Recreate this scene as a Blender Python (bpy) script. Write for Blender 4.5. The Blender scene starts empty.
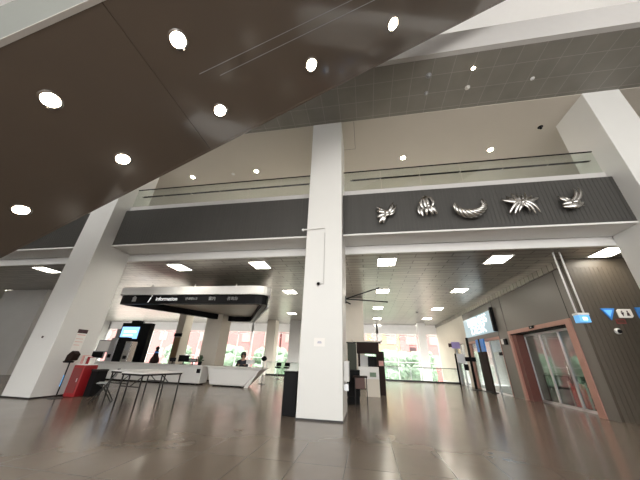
import bpy, bmesh, math, random
from mathutils import Vector, Matrix
random.seed(4)
S = bpy.context.scene
COL = S.collection
PI = math.pi

# ------------------------------------------------------------------ materials
def nd(nt, t, **kw):
    n = nt.nodes.new(t)
    for k, v in kw.items():
        setattr(n, k, v)
    return n

def mat(name, col, rough=0.5, metal=0.0, var=0.06, scale=6.0, spec=0.5, bump=0.0, emit=None, estr=0.0, stretch=None):
    m = bpy.data.materials.new(name); m.use_nodes = True
    nt = m.node_tree; p = nt.nodes['Principled BSDF']
    tc = nd(nt, 'ShaderNodeTexCoord'); nz = nd(nt, 'ShaderNodeTexNoise')
    nz.inputs['Scale'].default_value = scale; nz.inputs['Detail'].default_value = 3
    if stretch:
        mp = nd(nt, 'ShaderNodeMapping'); mp.inputs['Scale'].default_value = stretch
        nt.links.new(tc.outputs['Object'], mp.inputs['Vector']); nt.links.new(mp.outputs['Vector'], nz.inputs['Vector'])
    else:
        nt.links.new(tc.outputs['Object'], nz.inputs['Vector'])
    mx = nd(nt, 'ShaderNodeMixRGB'); c = Vector(col)
    mx.inputs['Color1'].default_value = (*(c * (1 - var)), 1); mx.inputs['Color2'].default_value = (*[min(1, v * (1 + var)) for v in c], 1)
    nt.links.new(nz.outputs['Fac'], mx.inputs['Fac']); nt.links.new(mx.outputs['Color'], p.inputs['Base Color'])
    p.inputs['Roughness'].default_value = rough; p.inputs['Metallic'].default_value = metal
    p.inputs['Specular IOR Level'].default_value = spec
    if bump:
        b = nd(nt, 'ShaderNodeBump'); b.inputs['Strength'].default_value = bump; b.inputs['Distance'].default_value = 0.01
        nt.links.new(nz.outputs['Fac'], b.inputs['Height']); nt.links.new(b.outputs['Normal'], p.inputs['Normal'])
    if emit:
        p.inputs['Emission Color'].default_value = (*emit, 1); p.inputs['Emission Strength'].default_value = estr
    return m

def tile_mat(name, c1, c2, joint, w, h, mortar, rough, metal=0.0, spec=0.5, off=0.0, rot=0.0, rvar=0.0, shift=(0, 0, 0), streak=None):
    m = bpy.data.materials.new(name); m.use_nodes = True
    nt = m.node_tree; p = nt.nodes['Principled BSDF']
    tc = nd(nt, 'ShaderNodeTexCoord'); mp = nd(nt, 'ShaderNodeMapping')
    mp.inputs['Rotation'].default_value = (0, 0, rot); mp.inputs['Location'].default_value = shift
    br = nd(nt, 'ShaderNodeTexBrick', offset=off, squash=1.0)
    br.inputs['Color1'].default_value = (*c1, 1); br.inputs['Color2'].default_value = (*c2, 1); br.inputs['Mortar'].default_value = (*joint, 1)
    br.inputs['Scale'].default_value = 1.0; br.inputs['Mortar Size'].default_value = mortar; br.inputs['Mortar Smooth'].default_value = 0.1
    br.inputs['Brick Width'].default_value = w; br.inputs['Row Height'].default_value = h
    nt.links.new(tc.outputs['Object'], mp.inputs['Vector']); nt.links.new(mp.outputs['Vector'], br.inputs['Vector'])
    nz = nd(nt, 'ShaderNodeTexNoise'); nz.inputs['Scale'].default_value = 1.3; nz.inputs['Detail'].default_value = 5
    if streak:
        mp2 = nd(nt, 'ShaderNodeMapping'); mp2.inputs['Scale'].default_value = streak
        nt.links.new(tc.outputs['Object'], mp2.inputs['Vector']); nt.links.new(mp2.outputs['Vector'], nz.inputs['Vector'])
    else:
        nt.links.new(tc.outputs['Object'], nz.inputs['Vector'])
    mx = nd(nt, 'ShaderNodeMixRGB', blend_type='MULTIPLY'); mx.inputs['Fac'].default_value = 1.0
    rp = nd(nt, 'ShaderNodeMapRange'); rp.inputs['To Min'].default_value = 0.8; rp.inputs['To Max'].default_value = 1.2
    nt.links.new(nz.outputs['Fac'], rp.inputs['Value'])
    nt.links.new(br.outputs['Color'], mx.inputs['Color1']); nt.links.new(rp.outputs['Result'], mx.inputs['Color2'])
    nt.links.new(mx.outputs['Color'], p.inputs['Base Color'])
    rr = nd(nt, 'ShaderNodeMapRange'); rr.inputs['To Min'].default_value = rough - rvar; rr.inputs['To Max'].default_value = rough + rvar
    nt.links.new(nz.outputs['Fac'], rr.inputs['Value']); nt.links.new(rr.outputs['Result'], p.inputs['Roughness'])
    bp = nd(nt, 'ShaderNodeBump', invert=True); bp.inputs['Strength'].default_value = 0.3; bp.inputs['Distance'].default_value = 0.004
    nt.links.new(br.outputs['Fac'], bp.inputs['Height']); nt.links.new(bp.outputs['Normal'], p.inputs['Normal'])
    p.inputs['Metallic'].default_value = metal; p.inputs['Specular IOR Level'].default_value = spec
    return m

def glass_mat(name, tint, ior=1.5, rough=0.02):
    m = bpy.data.materials.new(name); m.use_nodes = True
    nt = m.node_tree; nt.nodes.remove(nt.nodes['Principled BSDF']); out = nt.nodes['Material Output']
    t = nd(nt, 'ShaderNodeBsdfTransparent'); t.inputs['Color'].default_value = (*tint, 1)
    g = nd(nt, 'ShaderNodeBsdfGlossy'); g.inputs['Roughness'].default_value = rough
    lw = nd(nt, 'ShaderNodeLayerWeight'); lw.inputs['Blend'].default_value = .5
    pw = nd(nt, 'ShaderNodeMath', operation='POWER'); pw.inputs[1].default_value = 4.0
    f = nd(nt, 'ShaderNodeMapRange'); r0 = ((ior - 1) / (ior + 1)) ** 2
    f.inputs['To Min'].default_value = r0; f.inputs['To Max'].default_value = .95
    nt.links.new(lw.outputs['Facing'], pw.inputs[0]); nt.links.new(pw.outputs['Value'], f.inputs['Value'])
    x = nd(nt, 'ShaderNodeMixShader')
    nt.links.new(f.outputs['Result'], x.inputs['Fac']); nt.links.new(t.outputs['BSDF'], x.inputs[1]); nt.links.new(g.outputs['BSDF'], x.inputs[2])
    nt.links.new(x.outputs['Shader'], out.inputs['Surface'])
    return m

M = {}
M['white'] = mat('white_paint', (.74, .735, .72), .45, var=.02)
M['column'] = mat('column_paint', (.71, .71, .69), .4, var=.02, scale=1.5)
M['plaster'] = mat('plasterboard', (.57, .53, .47), .6, var=.02, scale=1.5)
M['beige'] = mat('beige_stone', (.66, .61, .53), .45, var=.05, scale=2)
M['stonegrey'] = mat('grey_stone', (.50, .49, .47), .5, var=.08, scale=1.2)
M['band'] = mat('pale_grey_metal', (.55, .54, .53), .4, var=.03)
M['soffit'] = mat('brown_gloss_panel', (.105, .082, .064), .15, .0, var=.05, scale=1.0, spec=1.0)
_p = M['soffit'].node_tree.nodes['Principled BSDF']; _p.inputs['Coat Weight'].default_value = .8; _p.inputs['Coat Roughness'].default_value = .07; _p.inputs['Coat IOR'].default_value = 1.7
M['sidepanel'] = mat('pale_panel', (.19, .205, .19), .4, var=.03)
M['trimlight'] = mat('light_trim', (.55, .53, .5), .3, .3, var=.03)
M['joint'] = mat('dark_joint', (.03, .026, .022), .6, var=.02)
M['fascia'] = mat('charcoal_slats', (.052, .050, .046), .5, var=.15, scale=4, stretch=(3, 1, .2))
M['black'] = mat('black_satin', (.008, .008, .009), .5, var=.1, spec=.1)
M['blackmetal'] = mat('black_metal', (.02, .02, .02), .35, .3, var=.1)
M['darkbrown'] = mat('dark_brown_laminate', (.020, .011, .009), .5, var=.15, spec=.1)
M['brownleather'] = mat('brown_leather', (.09, .035, .025), .45, var=.15)
M['olive'] = mat('dark_olive_board', (.022, .028, .014), .5, var=.25, scale=9)
M['silver'] = mat('silver_metal', (.75, .74, .72), .22, .95, var=.05)
M['steel'] = mat('brushed_steel', (.55, .56, .58), .35, .8, var=.06)
M['chrome'] = mat('polished_chrome', (.55, .54, .52), .24, 1.0, var=.03)
M['greyplastic'] = mat('grey_plastic', (.32, .33, .34), .4, var=.05)
M['red'] = mat('red_enamel', (.30, .014, .018), .35, var=.08)
M['darkred'] = mat('dark_red', (.20, .035, .035), .4, var=.1)
M['copper'] = mat('salmon_copper_metal', (.43, .235, .19), .4, .2, var=.05)
M['jamb'] = mat('russet_panel', (.12, .036, .027), .4, var=.08)
M['wallgrey'] = mat('warm_grey_panel', (.155, .142, .127), .4, var=.04, scale=1)
M['blue'] = mat('blue_vinyl', (.05, .26, .75), .4, var=.05)
M['skyblue'] = mat('light_blue_sign', (.16, .47, .85), .35, var=.05, emit=(.12, .4, .8), estr=.5)
M['purple'] = mat('lilac_sign', (.42, .35, .75), .4, var=.05)
M['paper'] = mat('white_paper', (.85, .83, .8), .7, var=.02)
M['pinkpaper'] = mat('pink_paper', (.75, .42, .38), .7, var=.08)
M['ink'] = mat('dark_ink', (.05, .02, .025), .7, var=.05)
M['greyink'] = mat('grey_ink', (.4, .4, .5), .7, var=.05)
M['greyletter'] = mat('grey_letters', (.34, .34, .34), .5, var=.03)
M['whiteletter'] = mat('white_letters', (.9, .9, .9), .4, var=.02, emit=(1, 1, 1), estr=.55)
M['screen'] = mat('lit_screen', (.1, .2, .4), .2, var=.1, emit=(.28, .55, .95), estr=1.6)
M['screentext'] = mat('lit_screen_text', (.8, .9, 1), .2, var=.02, emit=(.8, .9, 1), estr=1.8)
M['signface'] = mat('lit_sign_face', (.35, .45, .5), .25, var=.05, emit=(.40, .55, .62), estr=.55)
M['signletter'] = mat('lit_sign_letters', (.95, .95, .95), .4, var=.02, emit=(.95, 1, 1), estr=1.5)
M['lamp'] = mat('lamp_diffuser', (1, .97, .9), .4, var=.01, emit=(1, .93, .80), estr=24)
M['spot'] = mat('warm_spot_lens', (1, .9, .75), .4, var=.01, emit=(1, .84, .62), estr=38)
M['uplight'] = mat('added_uplight', (1, 1, 1), .4, var=.01, emit=(1, .97, .93), estr=9)
M['skin'] = mat('skin', (.42, .24, .17), .5, var=.06, scale=20)
M['hair'] = mat('dark_hair', (.018, .014, .012), .45, var=.2, scale=60)
M['cloth'] = mat('dark_cloth', (.03, .032, .04), .8, var=.15, scale=30)
M['leaf'] = mat('tree_leaves', (.15, .225, .155), .6, var=.35, scale=1.5, bump=.6)
M['leafdark'] = mat('plant_leaves', (.03, .07, .025), .5, var=.3, scale=8)
M['bark'] = mat('bark', (.16, .11, .08), .8, var=.2)
M['terra'] = mat('terracotta_wall', (.29, .125, .125), .8, var=.1)
M['cream'] = mat('cream_render', (.34, .23, .13), .8, var=.06)
M['paneext'] = mat('dark_window', (.27, .19, .185), .3, var=.2)
M['concrete'] = mat('concrete_ground', (.5, .5, .47), .8, var=.1, scale=.5)
M['white2'] = mat('white_wall', (.86, .85, .84), .5, var=.02)
M['floor'] = tile_mat('floor_tiles', (.185, .146, .115), (.172, .136, .107), (.068, .055, .045), .68, 1.06, .004, .20, spec=.6, rvar=.05, shift=(-.34, -.0, 0))
M['hallceil'] = tile_mat('metal_ceiling_planks', (.40, .372, .335), (.31, .288, .26), (.12, .11, .10), 1.2, .30, .018, .30, metal=.7, rvar=.03, off=.5, streak=(.25, 1.6, 1))
M['tiles'] = tile_mat('grey_ceiling_tiles', (.235, .222, .197), (.22, .208, .185), (.33, .31, .28), .6, .61, .009, .45, rvar=.05, streak=(1.2, 1.2, 1))
M['wood'] = tile_mat('dark_wood_battens', (.078, .064, .048), (.070, .057, .043), (.036, .03, .023), 20, .12, .006, .45, rvar=.08, streak=(8, 8, .6))
M['pane'] = glass_mat('clear_glass', (.96, .98, .97), 1.35)
M['railglass'] = glass_mat('greenish_glass', (.92, .95, .93), 1.5)
M['shopglass'] = glass_mat('shop_glass', (.82, .86, .85), 1.6)
M['redrack'] = mat('bright_red_metal', (.60, .05, .04), .4, var=.08)
M['roomwall'] = mat('room_wall', (.34, .34, .31), .6, var=.05)
M['outer'] = mat('outer_wall_stone', (.42, .41, .39), .6, var=.06)

# ------------------------------------------------------------------ mesh helpers
class MB:
    def __init__(s): s.b = bmesh.new()
    def box(s, x0, x1, y0, y1, z0, z1, mtx=None):
        vs = [s.b.verts.new((x, y, z)) for x in (x0, x1) for y in (y0, y1) for z in (z0, z1)]
        for f in ((0, 1, 3, 2), (4, 6, 7, 5), (0, 4, 5, 1), (2, 3, 7, 6), (0, 2, 6, 4), (1, 5, 7, 3)):
            s.b.faces.new([vs[i] for i in f])
        if mtx: bmesh.ops.transform(s.b, matrix=mtx, verts=vs)
        return s
    def prism(s, pts, axis, a, c):       # polygon extruded along an axis; pts are the two other coordinates in xyz order
        def P(p, t):
            q = list(p); q.insert('xyz'.index(axis), t); return q
        A = [s.b.verts.new(P(p, a)) for p in pts]; B = [s.b.verts.new(P(p, c)) for p in pts]
        n = len(pts); s.b.faces.new(A); s.b.faces.new(B[::-1])
        for i in range(n): s.b.faces.new((A[i], B[i], B[(i + 1) % n], A[(i + 1) % n]))
        return s
    def tube(s, pts, r, seg=10, flat=1.0, cap=True, up=(0, 1, 0)):
        pts = [Vector(p) for p in pts]; n = len(pts)
        rs = r if isinstance(r, (list, tuple)) else [r] * n
        rings = []; prev = Vector(up)
        for i, p in enumerate(pts):
            t = (pts[min(i + 1, n - 1)] - pts[max(i - 1, 0)]).normalized()
            u = prev - t * prev.dot(t)
            if u.length < 1e-4: u = t.orthogonal()
            u.normalize(); prev = u; v = t.cross(u)
            rings.append([s.b.verts.new(p + (u * math.cos(2 * PI * k / seg) * flat + v * math.sin(2 * PI * k / seg)) * rs[i]) for k in range(seg)])
        for a, c in zip(rings, rings[1:]):
            for k in range(seg): s.b.faces.new((a[k], a[(k + 1) % seg], c[(k + 1) % seg], c[k]))
        if cap: s.b.faces.new(rings[0][::-1]); s.b.faces.new(rings[-1])
        return s
    def lathe(s, prof, loc=(0, 0, 0), seg=20, mtx=None):
        rings = []; allv = []
        for r, z in prof:
            ring = [s.b.verts.new((loc[0] + r * math.cos(2 * PI * k / seg), loc[1] + r * math.sin(2 * PI * k / seg), loc[2] + z)) for k in range(seg)]
            rings.append(ring); allv += ring
        for a, c in zip(rings, rings[1:]):
            for k in range(seg): s.b.faces.new((a[k], a[(k + 1) % seg], c[(k + 1) % seg], c[k]))
        s.b.faces.new(rings[0][::-1]); s.b.faces.new(rings[-1])
        if mtx: bmesh.ops.transform(s.b, matrix=mtx, verts=allv)
        return s
    def ball(s, c, r, sc=(1, 1, 1), sub=3, jit=0.0):
        m = Matrix.Translation(c) @ Matrix.Diagonal((*sc, 1))
        g = bmesh.ops.create_icosphere(s.b, subdivisions=sub, radius=r, matrix=m)
        if jit:
            for v in g['verts']: v.co += Vector((random.uniform(-1, 1), random.uniform(-1, 1), random.uniform(-1, 1))) * jit
        return s
    def build(s, name, m, parent=None, smooth=False, bevel=0.0, loc=None):
        bmesh.ops.recalc_face_normals(s.b, faces=s.b.faces[:])
        me = bpy.data.meshes.new(name); s.b.to_mesh(me); s.b.free()
        if smooth:
            for p in me.polygons: p.use_smooth = True
        me.materials.append(M[m] if isinstance(m, str) else m)
        o = bpy.data.objects.new(name, me); COL.objects.link(o)
        if parent: o.parent = parent
        if loc: o.location = loc
        if bevel:
            b = o.modifiers.new('bevel', 'BEVEL'); b.width = bevel; b.segments = 2; b.limit_method = 'ANGLE'
        return o

def box(*a): return MB().box(*a)
def tag(o, label, cat, group=None, kind=None):
    o['label'] = label; o['category'] = cat
    if group: o['group'] = group
    if kind: o['kind'] = kind
    return o
def thing(name, label, cat, loc=(0, 0, 0), rz=0.0, group=None):
    o = bpy.data.objects.new(name, None); COL.objects.link(o); o.location = loc; o.rotation_euler = (0, 0, rz)
    o.empty_display_size = .1
    return tag(o, label, cat, group)
def struct(name, mb, m, label, cat, bevel=0.0):
    return tag(mb.build(name, m, bevel=bevel), label, cat, kind='structure')
def dup(root, loc, label, rz=None):
    r = root.copy(); COL.objects.link(r); r.location = loc; r['label'] = label
    if rz is not None: r.rotation_euler = (0, 0, rz)
    for ch in list(root.children):
        c = ch.copy(); COL.objects.link(c); c.parent = r
        for g in list(ch.children):
            d = g.copy(); COL.objects.link(d); d.parent = c
    return r
def text(name, body, size, m, parent, loc, rot, extrude=.004, align='LEFT', shear=0.0, xs=1.0):
    cu = bpy.data.curves.new(name, 'FONT'); cu.body = body; cu.size = size; cu.extrude = extrude; cu.align_x = align; cu.align_y = 'CENTER'; cu.shear = shear
    t = bpy.data.objects.new(name, cu); COL.objects.link(t)
    bpy.context.view_layer.update()
    me = bpy.data.meshes.new_from_object(t.evaluated_get(bpy.context.evaluated_depsgraph_get()))
    bpy.data.objects.remove(t)
    me.materials.clear(); me.materials.append(M[m])
    o = bpy.data.objects.new(name, me); COL.objects.link(o); o.parent = parent; o.location = loc; o.rotation_euler = rot; o.scale = (xs, 1, 1)
    return o

# ------------------------------------------------------------------ setting
XL, XR, YB = -30.0, 15.0, -12.0
struct('floor', box(XL, XR, YB, 22.6, -.3, 0), 'floor', 'glossy taupe tiled floor of the lobby', 'floor')
struct('floor', box(XL, XR, 22.6, 28, -4.6, -4.5), 'concrete', 'pale floor of the lower storey beyond the glass railing', 'floor')
struct('ceiling', box(XL, 6.6, 8.2, 27, 4.60, 4.66), 'hallceil', 'brown-grey metal plank ceiling above the ground floor hall', 'ceiling')
struct('ceiling', box(6.6, XR, 8.2, 9.36, 4.60, 4.66), 'hallceil', 'short stretch of metal plank ceiling in front of the dark wood wall', 'ceiling')
struct('slab', box(XL, XR, 7.4, 27.2, 4.96, 6.45), 'white', 'first floor slab of the balcony', 'slab')
def fascia(x0, x1, label):
    mb = MB().box(x0, x1, 7.308, 7.4, 4.935, 6.45)
    n = int((x1 - x0) / .11)
    for i in range(n):
        x = x0 + (i + .5) * (x1 - x0) / n
        mb.box(x - .04, x + .04, 7.30, 7.36, 4.94, 6.45)
    struct('fascia', mb, 'fascia', label, 'fascia')
fascia(-9.36, -1.68, 'charcoal ribbed balcony fascia left of the central column')
fascia(-.59, 7.40, 'charcoal ribbed balcony fascia carrying the five silver sculptures')
fascia(XL, -10.38, 'charcoal ribbed fascia beyond the left column')
fascia(8.44, XR, 'charcoal ribbed fascia beyond the right column')
struct('beam', box(XL, XR, 7.30, 8.12, 4.88, 4.935), 'white', 'flat white soffit strip along the bottom of the balcony fascia', 'beam')
struct('beam', MB().box(XL, XR, 8.20, 8.3, 4.61, 4.9).box(XL, XR, 8.16, 8.24, 4.59, 4.79), 'white', 'white downstand beam at the front edge of the hall ceiling', 'beam')

def column(x0, x1, y0, y1, z1, m, label):
    o = struct('column', box(x0, x1, y0, y1, 0, z1), m, label, 'column', bevel=.015)
    box(x0 - .01, x1 + .01, y0 - .01, y1 + .01, 0, .035).build('plinth', 'blackmetal', o)
    return o
colL = column(-10.38, -9.36, 6.82, 8.15, 9.52, 'column', 'tall white square column at the left with a notice on its side')
colC = column(-1.68, -.59, 6.82, 8.15, 9.52, 'column', 'tall white square column in the middle of the lobby')
colR = column(7.40, 8.44, 6.82, 8.15, 9.52, 'column', 'tall white square column at the right edge in front of the wood wall')
column(-9.70, -8.65, 14.9, 16.0, 4.59, 'beige', 'beige column rising through the information canopy')
column(-1.16, -.12, 14.9, 16.0, 4.59, 'beige', 'beige column behind the central white column')
struct('wall_left', box(-22.2, -18.9, 12.2, 14.5, 0, 4.59), 'stonegrey', 'broad grey stone wall block behind the left column', 'wall', )
for x0, x1, y in ((-9.3, -8.45, 24.2), (-7.05, -6.0, 24.2)):
    struct('column', box(x0, x1, y, y + .9, -4.5, 4.59), 'beige' if x0 < -8 else 'stonegrey', 'slim beige column by the far windows left of centre' if x0 < -8 else 'slim grey column by the far windows behind the black podium', 'column')
colF = column(-14.85, -14.25, 19.0, 20.0, 4.59, 'beige', 'slim beige column with a dark band seen under the canopy')
box(-14.89, -14.21, 18.97, 18.999, 2.55, 2.8).build('sign_band', 'black', colF)
box(-14.8, -14.3, 18.97, 18.999, .9, 2.5).build('notice_board', 'cream', colF)

# upper storey
struct('ceiling', box(XL, XR, 6.84, 13.2, 9.5, 9.56), 'plaster', 'cream plasterboard ceiling above the balcony', 'ceiling')
struct('ceiling', box(XL, XR, 4.98, 6.84, 9.52, 9.58), 'tiles', 'grey square tiled soffit high above the lobby', 'ceiling')
struct('wall_back', box(XL, XR, 13.0, 13.2, 6.45, 9.5), 'white2', 'white back wall of the balcony floor', 'wall')
struct('slab', box(XL, XR, 5.0, 13.2, 9.6, 10.0), 'white', 'second floor slab above the tiled soffit', 'slab')
struct('beam', box(XL, XR, 4.84, 4.98, 9.53, 10.45), 'band', 'pale grey parapet band along the top of the tiled soffit', 'beam')
struct('ceiling', box(XL, XR, YB, 16.2, 15.0, 15.2), 'white2', 'white roof ceiling high over the atrium', 'ceiling')
struct('wall_back', box(XL, XR, 16, 16.2, 10, 15), 'white2', 'white back wall of the top floor', 'wall')
struct('wall_right', box(XR, XR + .2, YB, 16, 0, 15), 'outer', 'grey outer wall at the right of the atrium', 'wall')
struct('wall_left', box(XL - .2, XL, YB, 27, 0, 15), 'outer', 'grey outer wall at the far left of the lobby', 'wall')

struct('wall_front', MB().box(XL, -15, YB - .2, YB, 0, 15).box(-15, XR, YB - .2, YB, 10, 15), 'outer', 'unseen front wall behind the viewer, added to narrow the daylight opening', 'wall')  # out-of-view wall added to cut daylight on the column sides
# right hand wall of the hall (x = 6.6) with its openings, and the wood wall
def wall_seg(y0, y1, z0, z1): return box(6.6, 6.9, y0, y1, z0, z1)
mb = MB()
for a in ((9.36, 9.8, 0, 4.60), (9.8, 13.92, 2.75, 4.60), (13.92, 14.9, 0, 4.60), (14.9, 19.4, 3.98, 4.60), (14.9, 19.4, 2.62, 2.86)):
    mb.box(6.6, 6.9, *a)
wr = struct('wall_right', mb, 'wallgrey', 'warm grey panelled wall around the salmon portal and the lit sign', 'wall')
box(6.54, 6.6, 9.36, 26.9, 4.36, 4.60).build('cornice', 'hallceil', wr)
for y in (9.82, 13.95, 14.88, 19.42): box(6.592, 6.602, y - .012, y + .012, 0 if y != 13.95 else 0, 4.36).build('panel_joint', 'joint', wr)
struct('wall_right', MB().box(6.6, 6.9, 19.4, 20.2, 0, 4.60).box(6.6, 6.9, 20.2, 22.4, 2.6, 4.60).box(6.6, 6.9, 22.4, 27, 0, 4.60), 'beige', 'far right wall of the hall, reflected brightness put into its cream colour', 'wall')  # cream colour stands in for window light reflected along this stretch
wood = tag(box(6.6, XR, 9.29, 9.36, 0, 4.30).build('wall_front', 'wood'), 'dark brown wood batten wall behind the right column', 'wall', kind='structure')
box(6.6, XR, 9.27, 9.36, 4.30, 4.60).build('bulkhead', 'wood', wood)
mb = MB(); x = 6.6
while x < 12:
    mb.box(x, x + .112, 9.26, 9.30, .0, 4.30); x += .12
mb.build('batten', 'wood', wood)

# ------------------------------------------------------------------ far glass wall and outside
k = 0
xs = [-30, -25.5, -21, -16.5, -12, -7.5, -3, 1.0, 6.6]
for a, c in zip(xs, xs[1:]):
    k += 1
    w = MB().box(a, a + .16, 26.9, 27.1, -4.5, 4.6).box(c - .01, c + .02, 26.9, 27.1, -4.5, 4.6)
    n = 3
    for j in range(1, n):
        xx = a + (c - a) * j / n; w.box(xx - .035, xx + .035, 26.93, 27.07, -4.5, 4.45)
    for z in (-1.6, 1.3, 3.62): w.box(a, c, 26.95, 27.05, z - .04, z + .04)
    w.box(a, c, 26.9, 27.1, 3.75, 4.6)
    o = tag(w.build('window_%d' % k, 'white2'), 'tall white framed window bay of the far glass wall, ' + ['far left end', 'second bay from the left', 'third bay from the left', 'fourth bay from the left', 'bay behind the beige canopy column', 'bay behind the seated person', 'bay behind the central column', 'widest bay at the end of the hall'][k - 1], 'window', kind='structure')
    box(a + .1, c, 26.99, 27.0, -4.5, 3.75).build('pane', 'pane', o)
struct('wall_back', box(6.6, XR, 26.9, 27.1, -4.5, 4.45), 'white2', 'white wall closing the right end of the far glass wall', 'wall')
struct('ground', box(-90, 80, 28, 140, -4.8, -4.55), 'concrete', 'pale paved ground outside the far windows', 'ground')
def facade(x0, x1, y, h, m, label, nx):
    t = thing('building', label, 'building', (x0, y, -4.55))
    w = x1 - x0
    box(0, w, 0, 8, 0, h).build('wall', m, t)
    box(.01, w - .01, -.3, 8.3, h, h + .4).build('roof', 'band', t)
    wo = None
    for i in range(nx):
        for z in (5.2, 8.6):
            cx = (i + .5) * w / nx
            if wo is None:
                wo = MB().box(-.9, .9, -.06, .02, 0, 1.9).build('window', 'paneext', t); wo.location = (cx, 0, z)
            else:
                c2 = wo.copy(); COL.objects.link(c2); c2.parent = t; c2.location = (cx, 0, z)
    return t
facade(-60, -17, 52, 14, 'terra', 'long terracotta building outside the left windows', 9)
facade(-16, -3, 50, 13, 'terra', 'terracotta building outside, seen above the seated person', 4)
facade(-2, 5.55, 48, 14, 'cream', 'cream building outside at the end of the hall', 3)
bsg = facade(5.6, 40, 48, 14, 'terra', 'terracotta building outside beside the cream one', 9)
box(1.5, 2.5, -.12, .02, 7.65, 8.2).build('sign_plate', 'ink', bsg)
struct('column', box(4.62, 5.25, 25.0, 25.7, -4.5, 4.59), 'white2', 'white pier by the end windows left of the cream wall', 'column')
tree0 = thing('tree', 'green tree outside at the right of the end windows', 'tree', (7.5, 41, -4.55), group='trees outside the far windows')
MB().tube([(0, 0, 0), (.05, 0, 2), (0, .05, 4)], [.22, .17, .1]).build('trunk', 'bark', tree0, smooth=True)
cr = MB()
for i in range(9): cr.ball((random.uniform(-.75, .75), random.uniform(-.75, .75), 4.3 + random.uniform(-1.3, 1.5)), random.uniform(.7, 1.0), sub=3, jit=.09)
cr.build('crown', 'leaf', tree0); tree0.scale = (1.3, 1.2, 1.22)
tl = [(5.6, 42, 'green tree outside between the two rightmost trees of the end windows'), (3.4, 42, 'green tree outside in the middle of the end windows'), (1.6, 42, 'green tree outside just right of the hooded kiosk'), (-.6, 41, 'green tree outside at the left of the end windows'), (-2.7, 42.5, 'green tree outside just left of the end windows'),
      (-7.5, 41, 'green tree outside behind the black podium'), (-10.5, 42, 'green tree outside behind the slim grey column'), (-13.8, 41, 'green tree outside behind the slim beige column'), (-17.5, 42, 'green tree outside right of the seated person'),
      (-21, 41, 'green tree outside behind the seated person'), (-25, 42, 'green tree outside left of the canopy column'), (-30, 41, 'green tree outside farther left, under the canopy'), (-35, 42, 'green tree outside at the far left of the row')]
for i_, (x, y, lab) in enumerate(tl): dup(tree0, (x, 41 + 4.4 * ((i_ + 1) % 2), -4.55), lab, rz=random.uniform(0, 6))

# glass railing along the floor edge
def rail_run(x0, x1, y, z0, z1, name, label, n, cap=True):
    t = thing(name, label, 'railing', (x0, y, z0))
    w = (x1 - x0) / n
    for i in range(n): box(i * w + .01, (i + 1) * w - .01, -.008, .008, .05, z1 - z0).build('glass_panel', 'railglass', t)
    box(0, x1 - x0, -.05, .05, 0, .10 if z0 < 1 else .24).build('base_rail', 'blackmetal' if z0 < 1 else 'band', t)
    return t
for x0, x1, lab, n in ((-8.3, -1.7, 'low glass railing along the floor edge left of the central column', 4), (-.1, 6.55, 'low glass railing across the far end of the hall', 4)):
    t = rail_run(x0, x1, 22.5, 0, 1.0, 'glass_railing', lab, n)
    MB().tube([(0, -.06, .98), (x1 - x0, -.06, .98)], .025).build('handrail', 'steel', t, smooth=True)
    for i in range(n + 1): box(i * (x1 - x0) / n - .02, i * (x1 - x0) / n + .02, -.03, .03, 0, 1.0).build('post', 'steel', t)
def balcony(x0, x1, lab, n):
    t = rail_run(x0, x1, 7.45, 6.45, 7.56, 'glass_balustrade', lab, n)
    box(0, x1 - x0, -.015, .015, 1.10, 1.13).build('cap_rail', 'black', t)
    MB().tube([(.25, .12, .83), (x1 - x0 - .1, .12, .83)], .032).build('handrail', 'black', t, smooth=True)
    for i in range(n + 1):
        xx = min(max(i * (x1 - x0) / n, .3), x1 - x0 - .15)
        MB().tube([(xx, .0, .76), (xx, .08, .76), (xx, .12, .81)], .014, 8).build('bracket', 'silver', t, smooth=True)
balcony(-9.34, -1.7, 'glass balustrade with dark handrail on the balcony left of the central column', 6)
balcony(-.57, 7.38, 'glass balustrade with dark handrail above the silver sculptures', 6)

# ------------------------------------------------------------------ escalator seen from below
K0, K1, Y0, Y1 = .5725, 7.952, 1.215, 4.20
def pz(x): return K0 * x + K1
xa, xb = -13.88, 7.2
esc = thing('escalator', 'escalator climbing overhead, seen from below with its dark brown glossy soffit', 'escalator', (xa, 2.7, 0))
def E(mb, name, m, **kw):
    o = mb.build(name, m, **kw); o.parent = esc; o.location = (-xa, -2.7, 0); return o
nz = 1.12
# soffit panels split at the joint
def slopebox(x0, x1, y0, y1, h0, h1):
    return MB().prism([(x0, pz(x0) + h0), (x1, pz(x1) + h0), (x1, pz(x1) + h1), (x0, pz(x0) + h1)], 'y', y0, y1)
js = [xa, -3.61, xb]
for a, c in zip(js, js[1:]):
    E(slopebox(a + .004, c - .004, Y0 + .05, Y1 - .05, 0, .08), 'soffit_panel', 'soffit')
E(slopebox(xa, xb, Y0 + .06, Y1 - .06, .03, 1.15), 'truss', 'joint')
E(slopebox(xa, xb, Y1 - .05, Y1, -.012, 1.2), 'edge_trim', 'soffit')
E(slopebox(xa, xb, Y0, Y0 + .05, .03, 1.9), 'side_panel', 'sidepanel')
E(slopebox(xa, xb, Y0 - .012, Y0 + .055, -.012, .03), 'edge_trim', 'trimlight')
for y in (2.62, 2.80): E(slopebox(-3.0 if y < 2.7 else -2.7, xb, y - .004, y + .004, -.004, .01), 'seam', 'greyplastic')

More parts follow.
